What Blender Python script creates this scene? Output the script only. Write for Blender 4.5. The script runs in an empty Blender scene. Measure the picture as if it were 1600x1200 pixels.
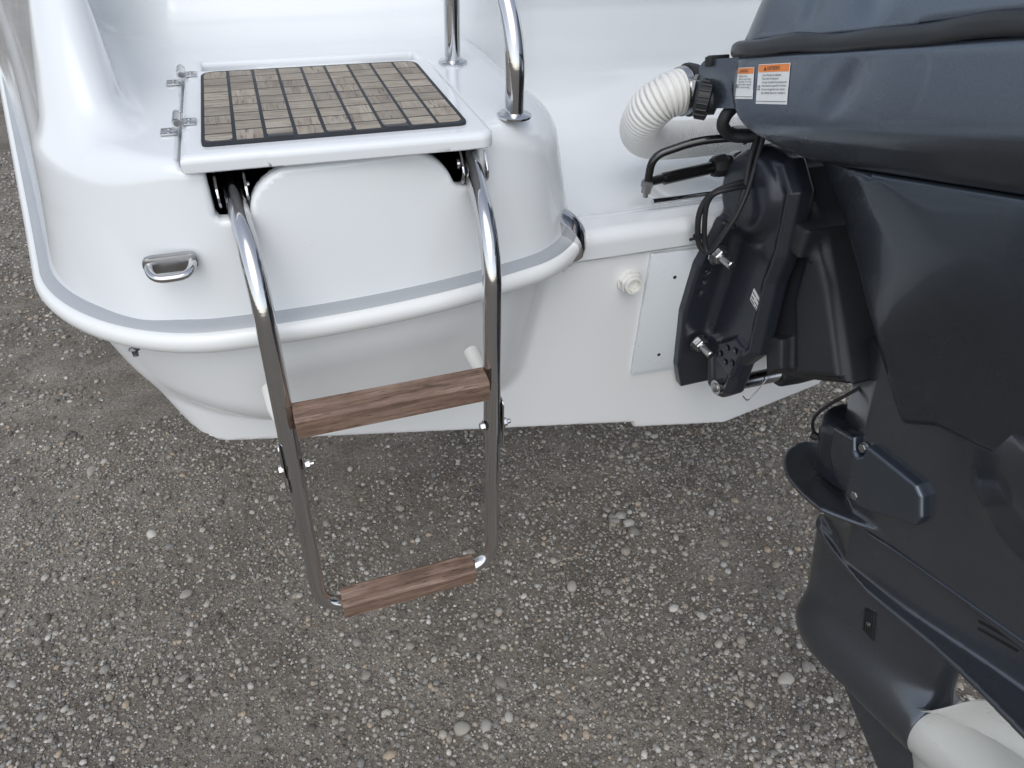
import bpy, bmesh, math, random
import numpy as np
from mathutils import Matrix, Vector
random.seed(7); rng = np.random.default_rng(11)
S = bpy.context.scene; COL = S.collection
R = math.radians

# ------------------------------------------------------------------ camera
cam = bpy.data.cameras.new('camera'); co = bpy.data.objects.new('camera', cam); COL.objects.link(co)
yaw, pitch, roll = R(21.17), R(39.75), R(-2.65)
fw = Vector((math.sin(yaw)*math.cos(pitch), math.cos(yaw)*math.cos(pitch), -math.sin(pitch)))
rt = Vector((math.cos(yaw), -math.sin(yaw), 0)); dn = fw.cross(rt)
r2 = math.cos(roll)*rt + math.sin(roll)*dn; d2 = -math.sin(roll)*rt + math.cos(roll)*dn
m = Matrix((r2, -d2, -fw)).transposed().to_4x4(); m.translation = (0, 0, 1.7)
co.matrix_world = m
cam.sensor_width = 36; cam.lens = 1050/1600*36; cam.clip_start = .02; cam.clip_end = 400
S.camera = co
# ------------------------------------------------------------------ sky, sun, exposure
W = bpy.data.worlds.new('World'); S.world = W; W.use_nodes = True
SUN_EL, SUN_AZ = R(52), R(204)          # azimuth clockwise from +y: port side, astern
nt = W.node_tree; nt.nodes.clear()
sky = nt.nodes.new('ShaderNodeTexSky'); sky.sky_type = 'NISHITA'; sky.sun_disc = False
sky.sun_elevation = SUN_EL; sky.sun_rotation = SUN_AZ; sky.dust_density = 1.5; sky.air_density = 1.0; sky.ozone_density = 1.0
hs = nt.nodes.new('ShaderNodeHueSaturation'); hs.inputs['Saturation'].default_value = .46
bg = nt.nodes.new('ShaderNodeBackground'); bg.inputs['Strength'].default_value = .15
ow = nt.nodes.new('ShaderNodeOutputWorld')
nt.links.new(sky.outputs[0], hs.inputs['Color']); nt.links.new(hs.outputs[0], bg.inputs[0]); nt.links.new(bg.outputs[0], ow.inputs[0])
sl = bpy.data.lights.new('sun', 'SUN'); sl.energy = .50; sl.angle = R(60); sl.color = (1, .97, .92)
so = bpy.data.objects.new('sun', sl); COL.objects.link(so)
sd = Vector((math.sin(SUN_AZ)*math.cos(SUN_EL), math.cos(SUN_AZ)*math.cos(SUN_EL), math.sin(SUN_EL)))
so.rotation_euler = sd.to_track_quat('Z', 'Y').to_euler(); so.location = (-3, -3, 5)
S.view_settings.view_transform = 'Standard'; S.view_settings.look = 'None'
S.view_settings.exposure = 0.55; S.view_settings.gamma = 1; S.view_settings.use_curve_mapping = False
S.render.engine = 'CYCLES'; S.cycles.max_bounces = 8

# ------------------------------------------------------------------ materials
def mat(name, base, rough=.5, metal=0., coat=0., spec=.5):
    M = bpy.data.materials.new(name); M.use_nodes = True
    b = M.node_tree.nodes['Principled BSDF']
    b.inputs['Base Color'].default_value = (*base, 1); b.inputs['Roughness'].default_value = rough
    b.inputs['Metallic'].default_value = metal; b.inputs['Coat Weight'].default_value = coat
    b.inputs['Specular IOR Level'].default_value = spec; b.inputs['Coat Roughness'].default_value = .06
    return M
class N:
    def __init__(s, M): s.M = M; s.t = M.node_tree; s.b = s.t.nodes['Principled BSDF']
    def n(s, ty, **k):
        x = s.t.nodes.new(ty)
        for a, v in k.items():
            if a in x.inputs: x.inputs[a].default_value = v
            else: setattr(x, a, v)
        return x
    def l(s, a, b): s.t.links.new(a, b)
    def coord(s, scale=(1, 1, 1), kind='Object'):
        c = s.n('ShaderNodeTexCoord'); m = s.n('ShaderNodeMapping'); m.inputs['Scale'].default_value = scale
        s.l(c.outputs[kind], m.inputs[0]); return m
    def noise(s, vec, scale, detail=4, rough=.55):
        x = s.n('ShaderNodeTexNoise', Scale=scale, Detail=detail, Roughness=rough); s.l(vec.outputs[0], x.inputs['Vector']); return x
    def ramp(s, fac, stops):
        x = s.n('ShaderNodeValToRGB'); e = x.color_ramp.elements
        while len(e) < len(stops): e.new(.5)
        for k, (p, c) in enumerate(stops): e[k].position = p; e[k].color = (*c, 1) if len(c) == 3 else c
        s.l(fac, x.inputs[0]); return x
    def bump(s, h, strength, dist=.001):
        x = s.n('ShaderNodeBump', Strength=strength, Distance=dist); s.l(h, x.inputs['Height']); s.l(x.outputs[0], s.b.inputs['Normal']); return x
    def mix(s, fac, a, b, mode='MIX'):
        x = s.n('ShaderNodeMix', data_type='RGBA', blend_type=mode)
        if hasattr(fac, 'is_linked'): s.l(fac, x.inputs[0])
        else: x.inputs[0].default_value = fac
        for v, i in ((a, 6), (b, 7)):
            if hasattr(v, 'is_linked'): s.l(v, x.inputs[i])
            else: x.inputs[i].default_value = (*v, 1)
        return x.outputs[2]
def g(v): return (v, v, v)

def m_gelcoat():
    M = mat('white_gelcoat', (.80, .79, .77), .16, coat=.25); k = N(M)
    c = k.coord(); a = k.noise(c, 3.5, 5); f = k.noise(c, 120, 2)
    cl = k.ramp(a.outputs[0], [(.3, (.725, .75, .762)), (.7, (.75, .775, .787))])
    sp = k.ramp(f.outputs[0], [(.19, g(.0)), (.22, g(1))])
    k.l(k.mix(sp.outputs[0], (.55, .56, .56), cl.outputs[0]), k.b.inputs['Base Color'])
    r = k.ramp(k.noise(c, 14, 6).outputs[0], [(.3, g(.07)), (.75, g(.16))]); k.l(r.outputs[0], k.b.inputs['Roughness'])
    k.bump(k.noise(c, 5, 1).outputs[0], .05, .01)
    return M
def m_hull():
    M = mat('aged_white_gelcoat', (.74, .72, .68), .24, coat=.1); k = N(M)
    c = k.coord(); a = k.noise(c, 1.2, 2)
    cl = k.ramp(a.outputs[0], [(.3, (.76, .775, .775)), (.7, (.785, .80, .80))])
    k.l(cl.outputs[0], k.b.inputs['Base Color'])
    return M
def m_steel(name='polished_stainless', base=.60, r0=.05, r1=.16):
    M = mat(name, (base, base, base*1.01), .08, 1.0); k = N(M)
    c = k.coord(); s2 = k.coord((1, 1, 9))
    r = k.ramp(k.noise(c, 60, 5).outputs[0], [(.35, g(r0)), (.75, g(r1))]); k.l(r.outputs[0], k.b.inputs['Roughness'])
    k.bump(k.noise(s2, 40, 3).outputs[0], .03, .002)
    return M
def m_paint(name, base, rough, metal, coat, grain=.05, specks=False):
    amp = .10 if max(base) < .25 else .02
    M = mat(name, base, rough, metal, coat); k = N(M); c = k.coord()
    a = k.noise(c, 900, 1); d = k.noise(c, 9, 5)
    r = k.ramp(d.outputs[0], [(.3, g(rough*.85)), (.75, g(min(1, rough*1.25)))]); k.l(r.outputs[0], k.b.inputs['Roughness'])
    lo = tuple(v*(1-amp) for v in base); hi = tuple(v*(1+amp) for v in base)
    cl = k.ramp(a.outputs[0], [(.35, lo), (.65, hi)]).outputs[0]
    if specks:
        sp = k.ramp(k.noise(c, 160, 2).outputs[0], [(.775, g(0)), (.80, g(.6))])
        cl = k.mix(sp.outputs[0], cl, (.30, .31, .33))
    k.l(cl, k.b.inputs['Base Color'])
    if grain: k.bump(a.outputs[0], grain, .0006)
    return M
def m_wood(name, cols, axis, dark=.35):
    M = mat(name, cols[1], .62); k = N(M)
    sc = [30, 30, 30]; sc[axis] = 2.2
    oi = k.n('ShaderNodeObjectInfo'); c = k.n('ShaderNodeTexCoord'); ad = k.n('ShaderNodeVectorMath', operation='ADD')
    mu = k.n('ShaderNodeVectorMath', operation='SCALE'); mu.inputs[0].default_value = (3.1, 5.7, 2.3); k.l(oi.outputs['Random'], mu.inputs['Scale'])
    k.l(c.outputs['Object'], ad.inputs[0]); k.l(mu.outputs[0], ad.inputs[1])
    m = k.n('ShaderNodeMapping'); m.inputs['Scale'].default_value = sc; k.l(ad.outputs[0], m.inputs[0])
    a = k.noise(m, 4, 7, .65); w = k.noise(m, 14, 5, .7); lg = k.noise(ad, 18, 4)
    cl = k.ramp(a.outputs[0], [(.3, cols[0]), (.5, cols[1]), (.72, cols[2])]).outputs[0]
    gr = k.ramp(w.outputs[0], [(.34, g(0)), (.46, g(1))]); cl = k.mix(gr.outputs[0], tuple(v*dark for v in cols[0]), cl)
    big = k.ramp(lg.outputs[0], [(.3, g(.84)), (.7, g(1.10))]); cl = k.mix(1., cl, big.outputs[0], 'MULTIPLY')
    hv = k.n('ShaderNodeHueSaturation'); mr = k.n('ShaderNodeMapRange'); mr.inputs[3].default_value = .84; mr.inputs[4].default_value = 1.12
    k.l(oi.outputs['Random'], mr.inputs[0]); k.l(mr.outputs[0], hv.inputs['Value']); k.l(cl, hv.inputs['Color'])
    k.l(hv.outputs[0], k.b.inputs['Base Color']); k.bump(w.outputs[0], .35, .0012)
    return M
def m_ground():
    M = mat('packed_gravel', (.12, .11, .1), .95, spec=.2); k = N(M); c = k.coord()
    big = k.noise(c, 1.6, 6, .6); mid = k.noise(c, 7, 6, .65); fine = k.noise(c, 90, 6, .7)
    soil = k.ramp(mid.outputs[0], [(.3, (.142, .121, .096)), (.55, (.212, .188, .157)), (.75, (.270, .245, .210))]).outputs[0]
    sz = k.ramp(big.outputs[0], [(.35, g(.74)), (.65, g(1.18))]); soil = k.mix(1., soil, sz.outputs[0], 'MULTIPLY')
    fr = k.ramp(fine.outputs[0], [(.3, g(.5)), (.7, g(1.5))]); soil = k.mix(1., soil, fr.outputs[0], 'MULTIPLY')
    v = k.n('ShaderNodeTexVoronoi', Scale=230.); k.l(c.outputs[0], v.inputs['Vector'])
    sep = k.n('ShaderNodeSeparateColor'); k.l(v.outputs['Color'], sep.inputs[0])
    gc = k.ramp(sep.outputs[0], [(0, (.075, .072, .07)), (.45, (.19, .182, .17)), (.8, (.29, .28, .265)), (1, (.55, .54, .51))])
    dm = k.ramp(v.outputs['Distance'], [(.32, g(1)), (.5, g(0))]); pm = k.ramp(sep.outputs[1], [(.45, g(0)), (.5, g(.85))])
    f = k.n('ShaderNodeMath', operation='MULTIPLY'); k.l(dm.outputs[0], f.inputs[0]); k.l(pm.outputs[0], f.inputs[1])
    k.l(k.mix(f.outputs[0], soil, gc.outputs[0]), k.b.inputs['Base Color'])
    hsum = k.n('ShaderNodeMath', operation='ADD'); k.l(f.outputs[0], hsum.inputs[0]); k.l(fine.outputs[0], hsum.inputs[1])
    k.bump(hsum.outputs[0], .9, .004)
    return M
def m_pebble(name, rnd):
    M = mat(name, (.2, .19, .18), .72, spec=.35); k = N(M)
    if rnd == 'island': o = k.n('ShaderNodeNewGeometry').outputs['Random Per Island']
    else: o = k.n('ShaderNodeObjectInfo').outputs['Random']
    cl = k.ramp(o, [(0, (.110, .100, .088)), (.10, (.200, .184, .160)), (.24, (.255, .240, .215)), (.38, (.285, .252, .208)), (.52, (.315, .298, .265)),
                    (.64, (.205, .198, .188)), (.73, (.37, .342, .295)), (.83, (.40, .385, .352)), (.91, (.37, .30, .225)), (.95, (.50, .48, .44))])
    cl.color_ramp.interpolation = 'CONSTANT' if rnd == 'island' else 'LINEAR'
    c = k.coord(); a = k.ramp(k.noise(c, 260 if rnd == 'island' else 90, 4).outputs[0], [(.3, g(.75)), (.7, g(1.2))])
    k.l(k.mix(1., cl.outputs[0], a.outputs[0], 'MULTIPLY'), k.b.inputs['Base Color'])
    return M
GEL, HULL = m_gelcoat(), m_hull()
STEEL, DULL = m_steel(), m_steel('dull_stainless', .48, .18, .34)
ZINC = m_steel('weathered_steel', .40, .28, .5)
ENG = m_paint('charcoal_metallic_paint', (.122, .142, .172), .28, .85, .3, .012)
ENGLOW = m_paint('dark_navy_paint', (.074, .088, .108), .25, .8, .3, .01)
UNIT = m_paint('satin_charcoal_paint', (.105, .115, .132), .24, .7, .35, .01)
BRK = m_paint('satin_navy_casting', (.024, .028, .038), .32, .2, .2, .22)
TEX = m_paint('textured_black_casting', (.025, .026, .030), .44, .15, 0, .9)
RUB = m_paint('black_rubber', (.016, .017, .019), .52, 0, 0, .12)
BAND = m_paint('soft_grey_rubber_band', (.020, .023, .026), .40, 0, .15, .1)
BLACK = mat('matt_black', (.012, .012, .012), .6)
SEAL = mat('black_sealant', (.008, .008, .009), .38)
GLOSS = mat('glossy_black', (.008, .008, .008), .12, coat=.5)
PVC = mat('white_vinyl', (.76, .775, .765), .26, coat=.15)
GREYV = m_paint('grey_vinyl_insert', (.35, .37, .39), .40, 0, .1, .03)
HOSE = m_paint('ivory_hose_plastic', (.74, .735, .70), .42, 0, 0, 0)
PANEL = m_paint('pale_grey_panel', (.68, .72, .745), .30, 0, .1, 0)
PROP = m_paint('pale_grey_propeller_paint', (.60, .60, .565), .30, 0, .2, .03)
NYLON = m_paint('off_white_nylon', (.72, .72, .68), .5, 0, 0, .05)
TEAK_X = m_wood('weathered_teak_long_grain', ((.24, .20, .155), (.34, .295, .235), (.42, .372, .305)), 0)
TEAK_Y = m_wood('weathered_teak_cross_grain', ((.22, .18, .14), (.32, .275, .22), (.41, .36, .295)), 1)
RUNG = m_wood('brown_hardwood', ((.105, .066, .046), (.225, .142, .102), (.36, .262, .205)), 0, .4)
GROUT = m_paint('dark_caulking', (.018, .021, .027), .6, 0, 0, .2)
LAB_W = mat('label_white', (.74, .75, .74), .45); LAB_O = mat('label_orange', (.80, .25, .06), .45); INK = mat('label_ink', (.03, .03, .03), .5)
GROUND, PEB, STONE = m_ground(), m_pebble('pebbles', 'island'), m_pebble('stones', 'object')
BRASS = m_steel('tarnished_bronze', .22, .3, .5)

# ------------------------------------------------------------------ object helpers
def wm(o):
    return Matrix.Translation(o.location) @ o.rotation_euler.to_matrix().to_4x4()
def par(o, p, local=False):
    o.parent = p
    if not local and p.parent is None: o.matrix_parent_inverse = wm(p).inverted()
def thing(name, label, cat, loc=(0, 0, 0), rot=(0, 0, 0), group=None):
    o = bpy.data.objects.new(name, None); COL.objects.link(o); o.location = loc; o.rotation_euler = rot; o.empty_display_size = .05
    o['label'] = label; o['category'] = cat
    if group: o['group'] = group
    return o
def link(name, me, m, parent=None, local=False, label=None):
    o = bpy.data.objects.new(name, me); COL.objects.link(o)
    if m is not None and not me.materials: me.materials.append(m)
    if parent is not None: par(o, parent, local)
    if label: o['label'] = label
    return o
def obj(name, bm, m, parent=None, local=False, smooth=40, label=None):
    me = bpy.data.meshes.new(name); bmesh.ops.recalc_face_normals(bm, faces=bm.faces[:]); 
    if smooth:
        for f in bm.faces: f.smooth = True
        for e in bm.edges:
            if len(e.link_faces) == 2 and e.calc_face_angle(0) > R(smooth): e.smooth = False
    bm.to_mesh(me); bm.free()
    return link(name, me, m, parent, local, label)
def box(bm, lo, hi, bev=0., M=None, seg=2):
    r = bmesh.ops.create_cube(bm, size=1.); v = r['verts']; lo, hi = Vector(lo), Vector(hi)
    for q in v: q.co = Vector([lo[i]+(q.co[i]+.5)*(hi[i]-lo[i]) for i in range(3)])
    if bev:
        e = list({x for q in v for x in q.link_edges})
        rr = bmesh.ops.bevel(bm, geom=e, offset=bev, segments=seg, profile=.5, affect='EDGES'); v = rr['verts']
    if M is not None:
        for q in v: q.co = M @ q.co
def prism(bm, pts, frame, t0, t1, bev=0., seg=2):
    """polygon pts (a,b) in the plane of frame(a,b,t), extruded from t0 to t1"""
    n0 = len(bm.verts)
    v0 = [bm.verts.new(frame(a, b, t0)) for a, b in pts]; v1 = [bm.verts.new(frame(a, b, t1)) for a, b in pts]
    n = len(pts); fs = [bm.faces.new(v0), bm.faces.new(v1[::-1])]
    for i in range(n): fs.append(bm.faces.new((v0[i], v1[i], v1[(i+1) % n], v0[(i+1) % n])))
    if bev:
        e = list({x for f in fs[:2] for x in f.edges})
        bmesh.ops.bevel(bm, geom=e, offset=bev, segments=seg, profile=.5, affect='EDGES')
def rounded(pts, r, n=5):
    out = []; k = len(pts)
    for i in range(k):
        p = Vector(pts[i]); a = (Vector(pts[i-1])-p); b = (Vector(pts[(i+1) % k])-p)
        rr = r[i] if isinstance(r, (list, tuple)) else r
        rr = min(rr, a.length*.45, b.length*.45); p0 = p+a.normalized()*rr; p1 = p+b.normalized()*rr
        for j in range(n+1):
            t = j/n; out.append(tuple((1-t)**2*p0+2*t*(1-t)*p+t*t*p1))
    return out
def fillet(pts, r, n=8):
    pts = [Vector(p) for p in pts]; out = [pts[0]]
    for i in range(1, len(pts)-1):
        p = pts[i]; a = pts[i-1]-p; b = pts[i+1]-p; rr = r[i-1] if isinstance(r, (list, tuple)) else r
        rr = min(rr, a.length*.49, b.length*.49); p0 = p+a.normalized()*rr; p1 = p+b.normalized()*rr
        for j in range(n+1):
            t = j/n; out.append((1-t)**2*p0+2*t*(1-t)*p+t*t*p1)
    out.append(pts[-1]); return out
def spline(pts, n=8):
    P = [Vector(p) for p in pts]; P = [2*P[0]-P[1]]+P+[2*P[-1]-P[-2]]; out = []
    for i in range(1, len(P)-2):
        for j in range(n):
            t = j/n; a, b, c, d = P[i-1:i+3]
            out.append(.5*((2*b)+(c-a)*t+(2*a-5*b+4*c-d)*t*t+(3*b-a-3*c+d)*t**3))
    out.append(P[-2]); return out
def tube(bm, path, rad, n=16, cap=True):
    path = [Vector(p) for p in path]; m = len(path); rf = rad if callable(rad) else (lambda i: rad)
    T = [(path[min(i+1, m-1)]-path[max(i-1, 0)]).normalized() for i in range(m)]
    up = Vector((0, 0, 1)) if abs(T[0].z) < .9 else Vector((1, 0, 0)); X = T[0].cross(up).normalized(); rings = []
    for i in range(m):
        X = (X-T[i]*X.dot(T[i])).normalized(); Y = T[i].cross(X); r = rf(i)
        rings.append([bm.verts.new(path[i]+r*(math.cos(2*math.pi*k/n)*X+math.sin(2*math.pi*k/n)*Y)) for k in range(n)])
    for i in range(m-1):
        for k in range(n): bm.faces.new((rings[i][k], rings[i][(k+1) % n], rings[i+1][(k+1) % n], rings[i+1][k]))
    if cap: bm.faces.new(rings[0][::-1]); bm.faces.new(rings[-1])
def lathe(bm, prof, o, ax, n=24, closed=False):
    """prof: (distance along ax, radius)"""
    o, ax = Vector(o), Vector(ax).normalized(); X = ax.orthogonal().normalized(); Y = ax.cross(X); rings = []
    for d, r in prof:
        r = max(r, 1e-5)
        rings.append([bm.verts.new(o+ax*d+r*(math.cos(2*math.pi*k/n)*X+math.sin(2*math.pi*k/n)*Y)) for k in range(n)])
    for i in range(len(rings)-1):
        for k in range(n): bm.faces.new((rings[i][k], rings[i][(k+1) % n], rings[i+1][(k+1) % n], rings[i+1][k]))
    if not closed: bm.faces.new(rings[0][::-1]); bm.faces.new(rings[-1])
def bolt(name, parent, o, ax, r, m, local=False, washer=1.5, stud=0.):
    bm = bmesh.new(); lathe(bm, [(0, r*washer), (r*.22, r*washer), (r*.25, r*1.2)], o, ax, 20)
    lathe(bm, [(r*.2, r*.98), (r*.3, r*1.08), (r*.95, r*1.08), (r*1.08, r*.92)], o, ax, 6)
    if stud: lathe(bm, [(r*.9, r*.62), (stud-r*.15, r*.62), (stud, r*.5)], o, ax, 14)
    return obj(name, bm, m, parent, local, 30)
def sweep(bm, path, prof, cap=True):
    """prof (n outward, z) swept along a horizontal path; outward = right of travel"""
    path = [Vector(p) for p in path]; m = len(path); rings = []
    for i in range(m):
        t = path[min(i+1, m-1)]-path[max(i-1, 0)]; nn = Vector((t.y, -t.x, 0)).normalized()
        rings.append([bm.verts.new(path[i]+nn*a+Vector((0, 0, b))) for a, b in prof])
    k = len(prof)
    for i in range(m-1):
        for j in range(k-1): bm.faces.new((rings[i][j], rings[i][j+1], rings[i+1][j+1], rings[i+1][j]))
    if cap:
        bm.faces.new(rings[0]); bm.faces.new(rings[-1][::-1])

# ------------------------------------------------------------------ moulded surfaces: distance function -> mesh
def rmax(a, b, r): return np.minimum(np.maximum(a, b), -r)+np.hypot(np.maximum(a+r, 0), np.maximum(b+r, 0))
def rmin(a, b, r): return -rmax(-a, -b, r)
def sstep(x, a, b): t = np.clip((x-a)/(b-a), 0, 1); return t*t*(3-2*t)
def bx(x, a, b): return np.abs(x-(a+b)/2)-(b-a)/2
def poly2(a, b, pts):
    """signed distance to a convex-or-not polygon"""
    d = np.full(a.shape, 1e9, a.dtype); s = np.ones(a.shape, a.dtype); n = len(pts)
    for i in range(n):
        x0, y0 = pts[i]; x1, y1 = pts[i-1]; ex, ey = x1-x0, y1-y0; wx, wy = a-x0, b-y0
        t = np.clip((wx*ex+wy*ey)/(ex*ex+ey*ey), 0, 1); d = np.minimum(d, (wx-ex*t)**2+(wy-ey*t)**2)
        c1, c2, c3 = b >= y0, b < y1, ex*wy > ey*wx
        s = np.where((c1 & c2 & c3) | (~c1 & ~c2 & ~c3), -s, s)
    return s*np.sqrt(d)
def sdf_mesh(name, fn, lo, hi, h, B=12, lip=1.5, soft=0):
    lo = np.array(lo, np.float64); nb = np.ceil((np.array(hi)-lo)/(h*B)).astype(int)
    gi = np.stack(np.meshgrid(*[np.arange(n) for n in nb], indexing='ij'), -1).reshape(-1, 3)
    c = lo+(gi+.5)*h*B; f = fn(c[:, 0], c[:, 1], c[:, 2]); gi = gi[np.abs(f) < h*B*.87*lip]
    lat = np.stack(np.meshgrid(*[np.arange(B+1)]*3, indexing='ij'), -1).reshape(-1, 3)
    dim = nb*B+2; F = np.empty((len(gi), B+1, B+1, B+1), np.float32)
    for s in range(0, len(gi), 400):
        p = lo+(gi[s:s+400, None, :]*B+lat[None])*h
        F[s:s+400] = fn(p[..., 0], p[..., 1], p[..., 2]).reshape(-1, B+1, B+1, B+1)
    IN = F < 0; cnt = np.zeros((len(gi), B, B, B), np.int8)
    for dx in (0, 1):
        for dy in (0, 1):
            for dz in (0, 1): cnt += IN[:, dx:B+dx, dy:B+dy, dz:B+dz]
    act = np.argwhere((cnt > 0) & (cnt < 8)); b, ijk = act[:, 0], act[:, 1:]
    G = gi[b]*B+ijk; key = (G[:, 0]*dim[1]+G[:, 1])*dim[2]+G[:, 2]; order = np.argsort(key); key = key[order]; G = G[order]
    V = lo+(G+.5)*h
    def find(Q):
        k = (Q[:, 0]*dim[1]+Q[:, 1])*dim[2]+Q[:, 2]; j = np.clip(np.searchsorted(key, k), 0, len(key)-1); return np.where(key[j] == k, j, -1)
    quads = []
    for ax in range(3):
        u, w = (ax+1) % 3, (ax+2) % 3
        sl0 = [slice(None)]+[slice(0, B)]*3; sl1 = list(sl0); sl1[ax+1] = slice(1, B+1)
        A, Bq = IN[tuple(sl0)], IN[tuple(sl1)]; e = np.argwhere(A != Bq); flip = A[tuple(e.T)]
        P = gi[e[:, 0]]*B+e[:, 1:]; q = []
        for du, dw in ((-1, -1), (0, -1), (0, 0), (-1, 0)):
            Q = P.copy(); Q[:, u] += du; Q[:, w] += dw; q.append(find(Q))
        q = np.stack(q, 1); q[~flip] = q[~flip][:, ::-1]; quads.append(q[(q >= 0).all(1)])
    Q = np.concatenate(quads); e = h*.25
    def grad(V):
        return np.stack([(fn(*(V+d).T)-fn(*(V-d).T))/(2*e) for d in np.eye(3)*e], 1)
    for it in range(4):
        gr = grad(V); f = fn(*V.T); st = (f/np.maximum((gr**2).sum(1), .1))[:, None]*gr
        ln = np.linalg.norm(st, axis=1, keepdims=True); V = V-st*np.minimum(1, h*.6/np.maximum(ln, 1e-9))
    nrm = grad(V); nrm /= np.maximum(np.linalg.norm(nrm, axis=1, keepdims=True), 1e-9)
    for it in range(soft):     # even out the normals over neighbouring cells
        fn_ = nrm[Q].mean(1); nrm = np.stack([np.bincount(Q.ravel(), np.repeat(fn_[:, i], 4), len(V)) for i in range(3)], 1); nrm /= np.maximum(np.linalg.norm(nrm, axis=1, keepdims=True), 1e-9)
    me = bpy.data.meshes.new(name); me.vertices.add(len(V)); me.vertices.foreach_set('co', V.astype(np.float32).ravel())
    me.loops.add(Q.size); me.loops.foreach_set('vertex_index', Q.astype(np.int32).ravel())
    me.polygons.add(len(Q)); me.polygons.foreach_set('loop_start', np.arange(0, Q.size, 4, dtype=np.int32)); me.polygons.foreach_set('loop_total', np.full(len(Q), 4, np.int32))
    me.update(calc_edges=True); me.polygons.foreach_set('use_smooth', np.ones(len(Q), bool)); me.validate()
    me.normals_split_custom_set_from_vertices(nrm.tolist())
    return me

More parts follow.
